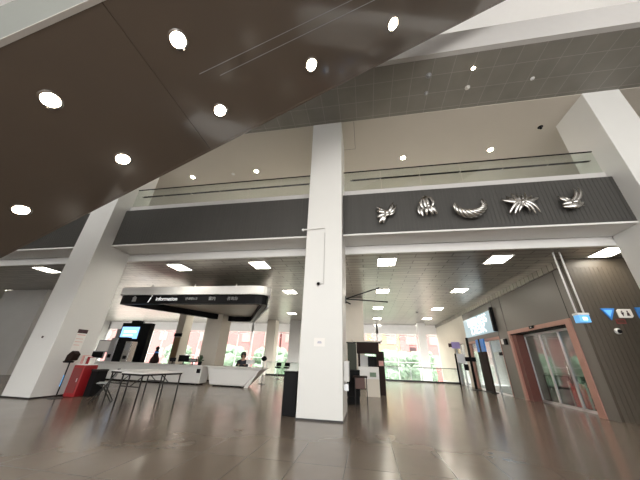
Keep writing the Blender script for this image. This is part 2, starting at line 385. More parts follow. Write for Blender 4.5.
def downlight(label, loc, tilt=0.0, r=.13, first=None, group='downlights'):
    if first: 
        o = dup(first, loc, label); return o
    t = thing('downlight', label, 'downlight', loc, group=group)
    t.rotation_euler = (0, tilt, 0)
    MB().lathe([(r * 1.25, -.012), (r * 1.28, 0), (r * 1.0, .004), (r * 1.0, -.012)], seg=28).build('trim_ring', 'soffit', t, smooth=True)
    MB().lathe([(r * .98, -.008), (r * .9, -.022), (r * .5, -.032), (r * .1, -.035)], seg=28).build('lens', 'spot', t, smooth=True)
    return t
tilt = -math.atan(K0)
r1 = [(-7.06, 'lower left'), (-5.05, 0), (-3.01, 0), (-.98, 0), (.94, 0)]
labs1 = ['round warm downlight in the brown escalator soffit, lowest at the left edge', 'round warm downlight in the brown escalator soffit, second up the long row', 'round warm downlight next to the joint in the brown escalator soffit',
         'round warm downlight in the brown escalator soffit, fourth up the long row', 'round warm downlight in the brown escalator soffit, topmost of the long row']
d0 = None
for (x, _), lab in zip(r1, labs1):
    loc = (x, 3.42, pz(x))
    if d0 is None: d0 = downlight(lab, loc, tilt, .13, group='downlights in the escalator soffit')
    else: dup(d0, loc, lab).rotation_euler = (0, tilt, 0)
for x, lab in ((-5.06, 'round warm downlight of the near short row in the escalator soffit, lower left one'), (-3.02, 'round warm downlight of the near short row in the escalator soffit, upper one')):
    dup(d0, (x, 2.02, pz(x)), lab).rotation_euler = (0, tilt, 0)
# balcony ceiling downlights
e0 = None
for x, lab in ((1.95, 'small round downlight in the balcony ceiling above the first sculptures'), (5.5, 'small round downlight in the balcony ceiling above the X-shaped sculpture'), (-8.4, 'small round downlight in the balcony ceiling nearest the left column'), (-4.95, 'small round downlight in the balcony ceiling midway left of the central column')):
    if e0 is None: e0 = downlight(lab, (x, 9.05, 9.5), 0, .11, group='downlights in the balcony ceiling')
    else: dup(e0, (x, 9.05, 9.5), lab)
f0 = downlight('small lit spot in the grey tiled soffit', (3.6, 5.44, 9.52), 0, .055)
def disc(name, label, cat, loc, r, h, m, m2=None):
    t = thing(name, label, cat, loc)
    MB().lathe([(r, 0), (r, -.012), (r * .85, -.02), (r * .1, -.022)], seg=20).build('flange', m, t, smooth=True)
    MB().lathe([(r * .5, -.02), (r * .45, -h), (r * .1, -h - .01)], seg=16).build('nozzle', m2 or m, t, smooth=True)
    return t
disc('ceiling_speaker', 'small round pale fitting in the tiled soffit beside the lit spot', 'fitting', (3.64, 6.07, 9.52), .08, .03, 'white')
disc('sprinkler', 'small dull sprinkler in the tiled soffit, nearer the escalator edge', 'sprinkler', (2.35, 6.08, 9.52), .07, .05, 'greyplastic', 'steel')
disc('smoke_detector', 'small grey detector in the tiled soffit above the sprinkler', 'smoke detector', (2.31, 5.48, 9.52), .09, .05, 'greyplastic')
disc('sprinkler', 'tiny white sprinkler in the tiled soffit toward the right', 'sprinkler', (5.54, 6.05, 9.52), .06, .05, 'white', 'steel')
disc('dome_camera', 'black dome camera on the balcony ceiling near the right column', 'camera', (6.85, 8.08, 9.5), .09, .09, 'black', 'black')
disc('sprinkler', 'small sprinkler in the hall ceiling between the two light rows', 'sprinkler', (3.69, 19.6, 4.60), .09, .07, 'black', 'steel')
disc('smoke_detector', 'grey detector in the balcony ceiling left of the central column', 'smoke detector', (-6.2, 9.1, 9.5), .09, .05, 'white')
uplight = thing('added_uplight', 'long cove lamp added unseen behind the pale parapet band to brighten the roof', 'lamp', (3, 5.5, 10.0))  # hidden upward lamp added to whiten the roof above the parapet
box(-9, 11.5, -.12, .12, 0, .25).build('housing', 'white', uplight); box(-9, 11.5, -.1, .1, .25, .27).build('diffuser', 'uplight', uplight)

# square ceiling lights of the hall
def ceil_light(x, y, lab, first=None):
    if first: return dup(first, (1.047 * x if x < 7 else x + .2, 1.047 * y if x < 7 else 8.72, 4.60), lab)
    t = thing('ceiling_light', lab, 'ceiling light', (1.047 * x, 1.047 * y, 4.60), group='square lights in the hall ceiling')
    MB().box(-.35, .35, -.41, -.37, -.02, 0).box(-.35, .35, .37, .41, -.02, 0).box(-.35, -.31, -.37, .37, -.02, 0).box(.31, .35, -.37, .37, -.02, 0).build('frame', 'white', t)
    box(-.31, .31, -.37, .37, -.014, -.002).build('diffuser', 'lamp', t)
    return t
CL = [(.82, 8.65, 'square ceiling light just right of the central column, nearest of its row'), (-13.7, 8.45, 'square ceiling light left of the left column'), (-7.3, 8.6, 'square ceiling light just right of the left column, in front of the canopy'), (-3.87, 8.6, 'square ceiling light left of the central column at the front beam'),
      (4.4, 8.7, 'square ceiling light below the X-shaped sculpture'), (7.4, 8.6, 'square ceiling light in front of the dark wood wall'),
      (-3.85, 12.75, 'square ceiling light behind the right corner of the canopy'), (.9, 12.75, 'second square ceiling light back in the row right of the central column'), (4.45, 12.8, 'second square ceiling light back in the row nearer the right wall'),
      (.84, 17.2, 'third square ceiling light back in the row right of the central column'), (4.55, 17.5, 'third square ceiling light back in the row nearer the right wall'),
      (.94, 21.8, 'fourth square ceiling light back in the row right of the central column'), (4.75, 21.6, 'fourth square ceiling light back in the row nearer the right wall'),
      (1.1, 26.0, 'farthest square ceiling light in the row right of the central column'), (4.85, 26.0, 'farthest square ceiling light in the row nearer the right wall'),
      (-5.6, 19.5, 'square ceiling light farther back above the black podium'), (-21.0, 12.0, 'square ceiling light at the far left edge above the grey stone block'),
      (-15.5, 19.5, 'square ceiling light seen under the left end of the canopy'), (-12.3, 19.5, 'square ceiling light seen under the canopy behind the blue screen')]
c0 = None
for x, y, lab in CL:
    o = ceil_light(x, y, lab, c0); c0 = c0 or o

# ------------------------------------------------------------------ sculptures on the fascia
def horn(mb, pts, r, flat=.6, n=14, seg=10):
    pts = [Vector((p[0], -.12 + (p[1] + .12) * .45, p[2])) for p in pts]
    if len(pts) == 2: pts = [pts[0], (pts[0] + pts[1]) / 2 + Vector((0, -.03, 0)), pts[1]]
    def bz(t):
        a = pts[:]
        while len(a) > 1: a = [p.lerp(q, t) for p, q in zip(a, a[1:])]
        return a[0]
    P = [bz(i / (n - 1)) for i in range(n)]
    R = [max(.006, (r[0] + (r[1] - r[0]) * i / (n - 1) + (r[2] if len(r) > 2 else 0) * math.sin(PI * i / (n - 1))) * .92) for i in range(n)]
    return mb.tube(P, R, seg, flat)
def sculpture(cx, cz, label, strands, knot=None):
    t = thing('wall_sculpture', label, 'sculpture', (cx, 7.3, cz), group='silver sculptures on the balcony fascia')
    for pts, r in strands:
        horn(MB(), pts, r).build('ribbon', 'chrome', t, smooth=True)
    if knot:
        mb = MB()
        for c, r, s in knot: mb.ball(c, r, s, 3)
        mb.build('knot', 'chrome', t, smooth=True)
    MB().tube([(0, .02, 0), (0, -.12, 0)], .03).build('wall_fixing', 'steel', t)
    return t
F = .029
def q(px, py, cx, cy, y=-.12): return ((px - cx) * F, y, -(py - cy) * .031)
c = (386, 212.5)
def qq(*a): return [q(px, py, *c, y) for px, py, y in a]
sculpture(.79, 5.57, 'silver bow-like sculpture with fanned blades, first from the central column', [
    (qq((387, 213, -.15), (381, 208, -.25), (376, 204, -.1)), (.025, .014, .04)), (qq((387, 213, -.15), (381, 211, -.3), (375, 209, -.1)), (.03, .015, .05)),
    (qq((387, 213, -.15), (381, 215, -.3), (375.5, 218, -.1)), (.03, .015, .05)), (qq((386, 214, -.15), (381, 219, -.25), (378, 224, -.1)), (.03, .02, .06)),
    (qq((386, 214, -.15), (383, 219, -.25), (383, 224, -.1)), (.03, .02, .05)), (qq((388, 213, -.15), (392, 209, -.3), (395, 200, -.15)), (.04, .015, .035)),
    (qq((388, 214, -.15), (394, 212, -.3), (398, 204, -.15)), (.04, .015, .035)), (qq((388, 215, -.15), (393, 216, -.3), (396, 210, -.15)), (.04, .015, .02)),
    (qq((384, 217, -.2), (388, 216, -.35), (391, 212, -.2)), (.03, .02, .04))], [((.03, -.17, -.03), .09, (1, 1, 1.2))])
c = (428, 206.5)
def loc3(*a): return [Vector(p) for p in a]
sculpture(2.07, 5.70, 'silver upright knotted sculpture like clasped strands, second from the central column', [
    (loc3((-.10, -.12, -.10), (-.30, -.3, .18), (-.02, -.12, .40)), (.035, .018, .03)), (loc3((-.03, -.15, -.08), (-.12, -.38, .20), (-.05, -.12, .42)), (.035, .015, .03)),
    (loc3((.03, -.15, -.06), (.02, -.36, .20), (-.02, -.12, .44)), (.035, .015, .03)), (loc3((.08, -.12, -.04), (.30, -.3, .16), (.03, -.12, .40)), (.03, .015, .03)),
    (loc3((.10, -.12, .0), (.22, -.24, .16), (.20, -.12, .24)), (.03, .012, .02)),
    (loc3((.0, -.15, .04), (.12, -.4, -.08), (.26, -.12, -.28)), (.04, .03, .055)), (loc3((.0, -.15, .02), (.05, -.4, -.12), (.12, -.12, -.32)), (.04, .025, .05)),
    (loc3((-.02, -.15, .02), (-.06, -.36, -.12), (-.06, -.12, -.30)), (.03, .02, .045)), (loc3((-.12, -.12, .02), (-.26, -.26, -.12), (-.16, -.12, -.34)), (.035, .02, .04)), (loc3((-.2, -.1, .12), (-.34, -.2, -.08), (-.24, -.1, -.26)), (.02, .015, .03))], [((.02, -.17, .0), .07, (1, 1, 1.1))])
# crescent: wound strands
t = thing('wall_sculpture', 'silver braided crescent sculpture, middle one of the five', 'sculpture', (3.27, 7.3, 5.58), group='silver sculptures on the balcony fascia')
A0, A1, RR = math.radians(163), math.radians(385), .36
def arc(u):
    a = A0 + (A1 - A0) * u
    return Vector((RR * 1.12 * math.cos(a), -.16, RR * .92 * math.sin(a) + .10)), Vector((math.cos(a), 0, math.sin(a)))
nst = 6
for s in range(nst):
    P = []; R = []
    for i in range(46):
        u = i / 45; p, nrm = arc(u); th = 2 * PI * s / nst + 12 * u; env = math.sin(PI * u) ** .8
        P.append(p + (nrm * math.cos(th) + Vector((0, 1, 0)) * math.sin(th)) * (.012 + .085 * env)); R.append(.010 + .045 * env)
    MB().tube(P, R, 10).build('ribbon', 'chrome', t, smooth=True)
P, R = zip(*[(arc(i / 20)[0], .01 + .075 * math.sin(PI * i / 20)) for i in range(21)])
MB().tube(P, list(R), 12).build('core', 'chrome', t, smooth=True)
MB().tube([(0, .02, -.22), (0, -.12, -.22)], .03).build('wall_fixing', 'steel', t)
st = []
for sgn in (-1, 1):
    def m(*a): return [Vector((sgn * x, y, z)) for x, y, z in a]
    for k in range(3):
        st.append((m((-.08, -.2, -.06 + .03 * k), (.10 + .09 * k, -.36, -.06 + .05 * k), (.19 + .16 * k, -.12, .40 - .10 * k)), (.03, .016, .05)))
    st += [(m((-.06, -.24, .10), (.24, -.40, .06), (.40, -.12, -.30)), (.03, .02, .034)), (m((-.05, -.24, .03), (.16, -.40, .0), (.27, -.12, -.34)), (.03, .02, .032)),
           (m((-.02, -.22, -.04), (.08, -.38, -.08), (.15, -.12, -.28)), (.02, .014, .024)), (m((.02, -.2, .06), (.06, -.32, .16), (.06, -.10, .36)), (.03, .012, .022))]
sculpture(4.70, 5.60, 'silver X-shaped sculpture of crossing ribs, fourth from the central column', st, [((0, -.2, .02), .07, (1, .8, 1))])
c = (570, 199)
sculpture(5.97, 5.67, 'silver bird-like sculpture with two raised prongs, nearest the right column', [
    (loc3((-.28, -.12, -.22), (.0, -.40, -.34), (.32, -.12, -.10)), (.02, .02, .09)), (loc3((-.26, -.12, -.16), (.0, -.40, -.10), (.28, -.12, -.26)), (.02, .015, .06)),
    (loc3((-.04, -.2, -.10), (.22, -.34, .02), (.18, -.14, .38)), (.05, .014, .03)), (loc3((.06, -.2, -.10), (.32, -.34, .04), (.32, -.14, .40)), (.05, .014, .025)),
    (loc3((-.04, -.16, -.08), (-.24, -.28, -.06), (-.28, -.12, .14)), (.05, .015, .03)), (loc3((.0, -.16, -.06), (-.16, -.3, .0), (-.16, -.12, .10)), (.04, .015, .02))], [((.03, -.2, -.16), .10, (1.1, .9, .8))])

# ------------------------------------------------------------------ column fittings
cam = thing('dome_camera', 'small dome camera on the front of the central column', 'camera', (-1.25, 6.82, 3.17))
MB().lathe([(.02, 0), (.055, 0), (.06, .03), (.055, .05), (.01, .055)], mtx=Matrix.Rotation(PI / 2, 4, 'X')).build('base', 'white', cam, smooth=True)
MB().ball((0, -.06, -.005), .042, (1, 1, 1), 3).build('dome', 'black', cam, smooth=True)
MB().tube([(.14, -.02, 0), (.14, -.02, 1.6)], .012).build('conduit', 'band', cam)
MB().tube([(.0, -.03, 0), (.14, -.02, 0)], .012).build('cable', 'band', cam)
rod = thing('wall_bracket', 'thin white bracket rod sticking out of the central column', 'bracket', (-1.66, 6.81, 4.9))
MB().tube([(-.14, -.02, 0), (.55, -.02, .03)], .022).build('rod', 'white', rod); MB().ball((-.14, -.02, 0), .04).build('cap', 'white', rod, smooth=True)
nt_ = thing('paper_notice', 'small white notice with a mark on the front of the central column', 'notice', (-1.18, 6.818, 1.66))
box(-.14, .14, -.004, 0, -.1, .1).build('sheet', 'paper', nt_); MB().box(-.05, .06, -.006, -.003, -.03, -.005).box(-.04, .05, -.006, -.003, .0, .02).build('print', 'greyink', nt_)
nt2 = thing('paper_notice', 'notice with a dark red heading on the side of the left column', 'notice', (-9.358, 7.53, 1.57))
box(0, .004, -.16, .16, -.33, .35).build('sheet', 'paper', nt2); MB().box(.003, .007, -.16, .16, .23, .35).build('heading', 'ink', nt2)
MB().box(.003, .006, -.13, .13, .17, .19).box(.003, .006, -.13, .1, .05, .065).box(.003, .006, -.13, .12, -.04, -.025).box(.003, .006, -.13, .06, -.14, -.125).build('print', 'pinkpaper', nt2)
sw = thing('switch_plate', 'tiny dark sensor on the front of the left column', 'sensor', (-9.87, 6.82, 1.62))
MB().lathe([(.03, 0), (.03, .02), (.01, .03)], seg=14, mtx=Matrix.Rotation(PI / 2, 4, 'X')).build('button', 'ink', sw)
aed = thing('wall_cabinet', 'small white cabinet on the side of the central column', 'cabinet', (-.59, 7.35, 1.0))
box(0, .12, -.18, .18, -.22, .25).build('body', 'white', aed, bevel=.01); box(.12, .126, -.13, .13, -.1, .2).build('door', 'greyplastic', aed); box(.0, .1, -.1, .1, -.42, -.27).build('outlet', 'steel', aed)
pod = thing('podium', 'black box podium beside the left of the central column', 'podium', (-1.95, 7.28, 0))
box(-.17, .17, -.17, .2, 0, .93).build('body', 'black', pod, bevel=.008); box(-.185, .185, -.19, .22, .93, .96).build('top', 'black', pod, bevel=.006)

# hanging bracket arms near the beige column
ar = thing('wall_bracket', 'pair of dark arms reaching out from the right side of the central column', 'bracket', (-.59, 7.95, 2.98))
MB().tube([(0, 0, .02), (.55, 0, .20), (1.05, 0, .36)], .02, 8).build('arm', 'blackmetal', ar, smooth=True)
MB().tube([(0, 0, .02), (.65, 0, -.03), (1.28, 0, -.08)], .02, 8).build('arm', 'blackmetal', ar, smooth=True)
MB().tube([(0, 0, -.06), (.16, 0, -.14)], .022, 8).build('strut', 'blackmetal', ar, smooth=True)
box(0, .03, -.05, .05, -.12, .1).build('plate', 'blackmetal', ar)

# ------------------------------------------------------------------ information canopy
can = thing('canopy', 'shield-shaped information canopy with white rim and black lettered band', 'canopy', (-7.66, 10.2, 0))
def rounded(pts, r, n=8):
    out = []; N = len(pts)
    for i in range(N):
        p0, p1, p2 = Vector(pts[i - 1]), Vector(pts[i]), Vector(pts[(i + 1) % N])
        a = (p0 - p1); b = (p2 - p1); la, lb = a.length, b.length; a.normalize(); b.normalize()
        d = min(r[i], la * .45, lb * .45)
        s, e = p1 + a * d, p1 + b * d
        for k in range(n + 1):
            t_ = k / n; out.append((s * (1 - t_) ** 2 + p1 * 2 * t_ * (1 - t_) + e * t_ ** 2))
    return out
plan = [(-3.95, 0), (3.75, 0), (.55, 5.9), (-1.0, 5.9)]
outer = rounded(plan, [.6, .9, .5, .5])
cx_ = sum((p for p in outer), Vector((0, 0))) / len(outer)
def off(poly, d):
    res = []; N = len(poly)
    for i in range(N):
        p = poly[i]; e = (poly[(i + 1) % N] - poly[i - 1]).normalized(); nrm = Vector((e.y, -e.x))
        res.append(p + nrm * d)
    return res
def ring(o_, i_, z0, z1):
    mb = MB(); N = len(o_)
    V = [[mb.b.verts.new((p.x, p.y, z)) for p in pl] for pl, z in ((o_, z0), (o_, z1), (i_, z1), (i_, z0))]
    for i in range(N):
        j = (i + 1) % N
        for a in range(4): mb.b.faces.new((V[a][i], V[a][j], V[(a + 1) % 4][j], V[(a + 1) % 4][i]))
    return mb
ring(outer, off(outer, -.25), 3.32, 3.72).build('band', 'black', can)
ring(off(outer, .10), off(outer, -.2), 3.71, 4.07).build('rim', 'white', can, smooth=False)
mb = MB(); inn = off(outer, -.1)
vs = [mb.b.verts.new((p.x, p.y, 3.62)) for p in inn]; vt = [mb.b.verts.new((p.x, p.y, 3.70)) for p in inn]
mb.b.faces.new(vs); mb.b.faces.new(vt[::-1])
mb.build('soffit', 'plaster', can)
mb = MB()
for p0, p1 in zip(off(outer, .02), off(outer, .02)[1:]):
    if p0.x > 1.0 and p0.y > .45:
        d = (p1 - p0); L = d.length
        if L > 1e-4:
            mb.box(-.01, L + .01, -.03, .03, -.07, .05, Matrix.Translation((p0.x, p0.y, 3.32)) @ Matrix.Rotation(math.atan2(d.y, d.x), 4, 'Z'))
mb.build('edge_trim', 'white', can)
for x in (-3, -.6, 1.6): MB().tube([(x, .9, 4.0), (x, .9, 4.45)], .03).build('hanger', 'white', can)
MB().tube([(-.2, 4.8, 3.7), (-.2, 4.8, 4.45)], .03).build('hanger', 'white', can)
RX = (PI / 2, 0, 0)
text('lettering', 'information', .235, 'whiteletter', can, (-1.76, -.004, 3.53), RX, xs=1.0)
text('lettering', 'i', .50, 'whiteletter', can, (-2.19, -.004, 3.53), RX, shear=.35, xs=1.2)
text('lettering', '안내데스크', .13, 'greyletter', can, (-.26, -.004, 3.53), RX)
text('lettering', '案内', .17, 'greyletter', can, (.88, -.004, 3.53), RX)
text('lettering', '咨询台', .17, 'greyletter', can, (1.76, -.004, 3.53), RX)
MB().box(-3.0, -2.8, -.006, .002, 3.42, 3.62).box(-2.94, -2.86, -.006, .002, 3.62, 3.68).build('pictogram', 'greyletter', can)
for x, y in ((-2.4, 1.2), (.2, 1.5), (1.7, 1.2)): MB().lathe([(.09, 0), (.085, -.012), (.02, -.015)], (x, y, 3.62), 18).build('downlight', 'lamp', can, smooth=True)

# ------------------------------------------------------------------ reception counters
ct1 = thing('reception_counter', 'long low white reception counter behind the folding table', 'counter', (-11.2, 12.5, 0))
box(-3.1, 3.35, 0, .65, .06, .76).build('body', 'white', ct1, bevel=.03); box(-3.15, 3.4, -.06, .72, .76, .83).build('top', 'white', ct1, bevel=.02); box(-3.0, 3.2, .06, .6, 0, .06).build('plinth', 'black', ct1)
ct2 = thing('reception_counter', 'white tapered reception counter in front of the seated person', 'counter', (-6.2, 12.5, 0))
MB().prism([(-1.35, .76), (1.35, .76), (.62, .05), (-1.1, .05)], 'y', -.05, .75).build('body', 'white', ct2, bevel=.05)
box(-1.38, 1.42, -.1, .8, .76, .83).build('top', 'white', ct2, bevel=.025); box(-.95, .5, .02, .7, 0, .06).build('plinth', 'black', ct2)
MB().prism([(.62, 0), (.80, 0), (1.2, .6), (1.1, .7)], 'y', -.02, .05).build('side_fin', 'white', ct2)
mb = box(-.08, .08, -.05, .02, .5, .68).build('card_reader', 'black', ct1); mb.location = (3.22, -.02, 0)

def monitor(name, label, x, y, z, w, h, m, frame='black', d=.05, rz=0.0, cat='monitor', stand=True):
    t = thing(name, label, cat, (x, y, z), rz)
    s0 = .12 if stand else 0
    box(-w / 2, w / 2, -d / 2, d / 2, s0, s0 + h).build('housing', frame, t, bevel=.008)
    box(-w / 2 + .02 + w * .04, w / 2 - .02 - w * .04, -d / 2 - .004, -d / 2 + .002, s0 + .03 + h * .04, s0 + h - .03 - h * .04).build('screen', m, t)
    if stand:
        MB().tube([(0, .03, .01), (0, .03, s0 + .1)], .025).build('stand', frame, t); box(-.12, .12, -.08, .12, 0, .015).build('foot', frame, t)
    return t
ZC = .83
monitor('display_board', 'grey framed white panel standing at the left end of the counter', -14.1, 12.85, ZC + .3, 1.0, .62, 'paper', 'greyplastic', stand=True)
monitor('monitor', 'wide dark monitor below the grey framed panel on the counter', -14.2, 12.6, ZC, .95, .36, 'black', 'greyplastic')
def tower(label, x, w, h, m, face):
    t = thing('kiosk_tower', label, 'kiosk', (x, 12.8, ZC))
    box(-w / 2, w / 2, -.15, .2, 0, h).build('body', m, t, bevel=.02)
    box(-w * .3, w * .3, -.165, -.15, h * .55, h * .9).build('screen', face, t, bevel=.004); box(-w * .22, w * .22, -.17, -.15, h * .15, h * .3).build('slot', 'black', t)
    return t
tower('narrow silver machine on the counter, left of the black one', -13.45, .42, 1.15, 'steel', 'steel')
tower('tall black machine between two silver ones on the counter', -12.98, .5, 1.2, 'black', 'black')
tower('curved silver machine on the counter right of the black one', -12.50, .42, 1.0, 'silver', 'greyplastic')
ks = thing('screen_kiosk', 'tall dark slab kiosk with a lit blue screen behind the counter', 'kiosk', (-13.85, 14.2, 0))
box(-1.05, .95, 0, .35, 0, 2.95).build('slab', 'black', ks, bevel=.02); box(-.95, .25, -.02, 0, 2.05, 2.72).build('screen', 'screen', ks)
MB().box(-.75, .1, -.03, -.019, 2.38, 2.5).box(-.75, -.1, -.03, -.019, 2.2, 2.28).build('screen_text', 'screentext', ks); box(-.5, .1, .05, .3, 2.95, 3.1).build('camera_box', 'black', ks); box(-1.35, -1.05, .05, .35, 0, 2.6).build('side_panel', 'greyplastic', ks)
vs_ = thing('figurine', 'small dark bottle-shaped figurine on the counter', 'figurine', (-10.75, 12.75, ZC))
MB().lathe([(.2, 0), (.22, .06), (.2, .2), (.13, .34), (.09, .5), (.09, .58), (.05, .62)], seg=18).build('body', 'darkbrown', vs_, smooth=True); MB().ball((0, 0, .7), .09, (1, 1, 1.1)).build('head', 'black', vs_, smooth=True)
MB().lathe([(.095, .46), (.1, .5), (.095, .54)], seg=18).build('collar', 'blue', vs_, smooth=True)
monitor('monitor', 'small black monitor standing alone between the figurine and the column', -9.75, 12.8, ZC, .28, .17, 'black', rz=.5)
monitor('monitor', 'black monitor on the counter in front of the slim beige column', -9.15, 12.8, ZC, .56, .30, 'black')
monitor('monitor', 'low dark monitor on the counter left of the potted plant', -8.62, 12.8, ZC, .46, .16, 'greyplastic', 'black')
pp = thing('potted_plant', 'small dark potted plant at the right end of the long counter', 'plant', (-8.18, 12.75, ZC))
MB().lathe([(.07, 0), (.1, .14), (.09, .15), (.06, .13)], seg=16).build('pot', 'black', pp, smooth=True)
mb = MB()
for i in range(26):
    a = random.uniform(0, 6.28); r_ = random.uniform(.08, .24); h_ = random.uniform(.18, .46)
    mb.tube([(0, 0, .12), (math.cos(a) * r_ * .6, math.sin(a) * r_ * .6, h_), (math.cos(a) * r_, math.sin(a) * r_, h_ - .03)], [.008, .03, .004], 6, .3)
mb.build('leaves', 'leafdark', pp)
# second counter: monitor back beside person
monitor('monitor', 'white monitor on the counter beside the seated person', -5.62, 12.95, ZC, .42, .2, 'white', 'white')
# slim stand with black head
st_ = thing('sensor_stand', 'slim pale stand with a round black head right of the white counter', 'stand', (-5.55, 14.6, 0))
MB().lathe([(.18, 0), (.18, .02), (.03, .03)], seg=20).build('base', 'white', st_); MB().tube([(0, 0, .02), (0, 0, 1.15)], .03).build('pole', 'white', st_, smooth=True); MB().ball((0, -.03, 1.22), .14, (1.1, .6, .9)).build('head', 'black', st_, smooth=True); MB().tube([(0, 0, 1.3), (0, 0, 1.55)], .02).build('rod', 'white', st_)
# bar stools by the railing
def stool(x, y, lab, first=None):
    if first: return dup(first, (x, y, 0), lab)
    t = thing('bar_stool', lab, 'stool', (x, y, 0), group='black stools near the railing')
    MB().lathe([(.22, 0), (.22, .02), (.04, .05)], seg=20).build('base', 'steel', t, smooth=True); MB().tube([(0, 0, .04), (0, 0, .68)], .03).build('pole', 'steel', t, smooth=True)
    MB().lathe([(.17, 0), (.2, .03), (.19, .09), (.05, .1)], (0, 0, .66), 20).build('seat', 'black', t, smooth=True); MB().prism([(-.19, .78), (.19, .78), (.17, 1.0), (-.17, 1.0)], 'y', .13, .18).build('backrest', 'black', t, bevel=.01)
    return t
s0 = stool(-6.0, 18.5, 'black bar stool left of the black podium, farther from it'); stool(-5.4, 18.5, 'black bar stool nearest the top of the black podium', s0)

# ------------------------------------------------------------------ person behind the counter
def skin_body(name, verts, edges, radii, m, parent, lvl=2, root=0):
    me = bpy.data.meshes.new(name); me.from_pydata(verts, edges, []); o = bpy.data.objects.new(name, me); COL.objects.link(o); o.parent = parent
    sk = o.modifiers.new('skin', 'SKIN'); sk.use_smooth_shade = True
    for i, r in enumerate(radii):
        me.skin_vertices[0].data[i].radius = r if isinstance(r, tuple) else (r, r); me.skin_vertices[0].data[i].use_root = (i == root)
    su = o.modifiers.new('sub', 'SUBSURF'); su.levels = lvl; su.render_levels = lvl
    me.materials.append(M[m]); return o
chair = thing('office_chair', 'dark office chair under the person behind the counter', 'chair', (-6.45, 13.86, 0), .35)
MB().lathe([(.3, .03), (.3, .06), (.04, .1)], seg=5).build('base', 'black', chair); MB().tube([(0, 0, .06), (0, 0, .43)], .03).build('pole', 'steel', chair)
box(-.24, .24, -.24, .24, .40, .46).build('seat', 'black', chair, bevel=.02); box(-.2, .2, .25, .30, .52, .92).build('backrest', 'black', chair, bevel=.02)
per = thing('person', 'person with short dark hair in dark clothing seated behind the white counter', 'person', (-6.45, 13.86, 0), .35); per.scale = (1.15, 1.08, 1.06)
V = [(0, .08, .52), (0, .09, .72), (0, .08, .92), (0, .06, 1.04), (0, .03, 1.14), (0, .0, 1.24), (0, -.01, 1.33),
     (-.17, .06, 1.0), (-.24, -.05, .78), (-.15, -.30, .86), (-.12, -.38, .86), (.17, .06, 1.0), (.24, -.05, .78), (.15, -.30, .86), (.12, -.38, .86),
     (-.11, .02, .52), (-.13, -.38, .54), (-.13, -.40, .10), (-.13, -.54, .05), (.11, .02, .52), (.13, -.38, .54), (.13, -.40, .10), (.13, -.54, .05)]
Ed = [(0, 1), (1, 2), (2, 3), (3, 4), (4, 5), (5, 6), (3, 7), (7, 8), (8, 9), (9, 10), (3, 11), (11, 12), (12, 13), (13, 14), (0, 15), (15, 16), (16, 17), (17, 18), (0, 19), (19, 20), (20, 21), (21, 22)]
Rd = [(.15, .11), (.14, .1), (.155, .1), (.12, .09), .052, (.078, .092), (.066, .08), .06, .045, .032, .036, .06, .045, .032, .036, .085, .065, .045, .04, .085, .065, .045, .04]
body = skin_body('body', V, Ed, Rd, 'skin', per)
Vs = V[:4] + V[7:10] + V[11:14]
cl = skin_body('jacket', [(0, .08, .55)] + V[1:4] + [(0, .05, 1.08)] + V[7:10] + V[11:14], [(0, 1), (1, 2), (2, 3), (3, 4), (3, 5), (5, 6), (6, 7), (3, 8), (8, 9), (9, 10)],
               [(.17, .13), (.16, .12), (.175, .12), (.14, .11), (.07, .07), .075, .06, .045, .075, .06, .045], 'cloth', per)
tr = skin_body('trousers', [V[0]] + V[15:18] + V[19:22], [(0, 1), (1, 2), (2, 3), (0, 4), (4, 5), (5, 6)], [(.165, .125), .10, .08, .06, .10, .08, .06], 'cloth', per)
MB().ball((0, .045, 1.32), .13, (.95, .9, .92), 3).ball((0, .075, 1.23), .12, (1.0, .8, 1.0), 3).build('hair', 'hair', per, smooth=True)
fm = MB(); fm.ball((0, -.098, 1.255), .014, (.9, 1.3, 1.4), 2)
for s in (-1, 1): fm.ball((s * .082, .005, 1.25), .02, (.4, .9, 1.3), 2)
fm.build('nose_and_ears', 'skin', per, smooth=True)
ey = MB()
for s in (-1, 1): ey.ball((s * .03, -.083, 1.275), .011, (1.3, .6, .8), 2)
ey.box(-.022, .022, -.095, -.085, 1.207, 1.213); ey.build('eyes_and_mouth', 'ink', per, smooth=True)
for s in (-1, 1):
    hx = s * .12; f = MB()
    for i in range(4):
        x0 = hx + (i - 1.5) * .02; L = (.06, .072, .068, .052)[i]
        f.tube([(x0, -.40, .862), (x0 + (i - 1.5) * .002, -.40 - L * .6, .868), (x0 + (i - 1.5) * .003, -.40 - L, .855)], [.009, .0085, .007], 8)
    f.tube([(hx - s * .03, -.37, .86), (hx - s * .06, -.40, .862), (hx - s * .065, -.43, .858)], [.011, .01, .008], 8)
    f.build('hand', 'skin', per, smooth=True)

# ------------------------------------------------------------------ folding table and stools/chair
def quad_on(c0, c1, c2, c3, z0, z1): return MB().prism([c0, c1, c2, c3], 'z', z0, z1)
tb = thing('folding_table', 'pale topped folding table on thin black legs, the one nearer the central column', 'table', (-5.76, 6.95, 0), PI / 2 - .15, 'folding tables in front of the counter')
box(-.64, .64, -.37, .37, .785, .81).build('tabletop', 'white', tb, bevel=.006)
MB().box(-.63, .63, -.36, -.335, .745, .785).box(-.63, .63, .335, .36, .745, .785).box(-.63, -.605, -.36, .36, .745, .785).box(.605, .63, -.36, .36, .745, .785).build('apron', 'blackmetal', tb)
for sx in (-1, 1):
    for sy in (-1, 1):
        MB().tube([(sx * .60, sy * .33, .78), (sx * .60, sy * .33, .0)], .019, 8).build('leg', 'blackmetal', tb, smooth=True)
    MB().tube([(sx * .60, -.33, .5), (sx * .60, .33, .5)], .014, 8).build('crossbar', 'blackmetal', tb)
    MB().tube([(sx * .60, 0, .5), (sx * .22, 0, .77)], .012, 8).build('brace', 'blackmetal', tb)
tb2 = dup(tb, (-6.66, 7.5, 0), 'pale topped folding table on thin black legs, the one beside the folding chair', PI / 2 - .12)
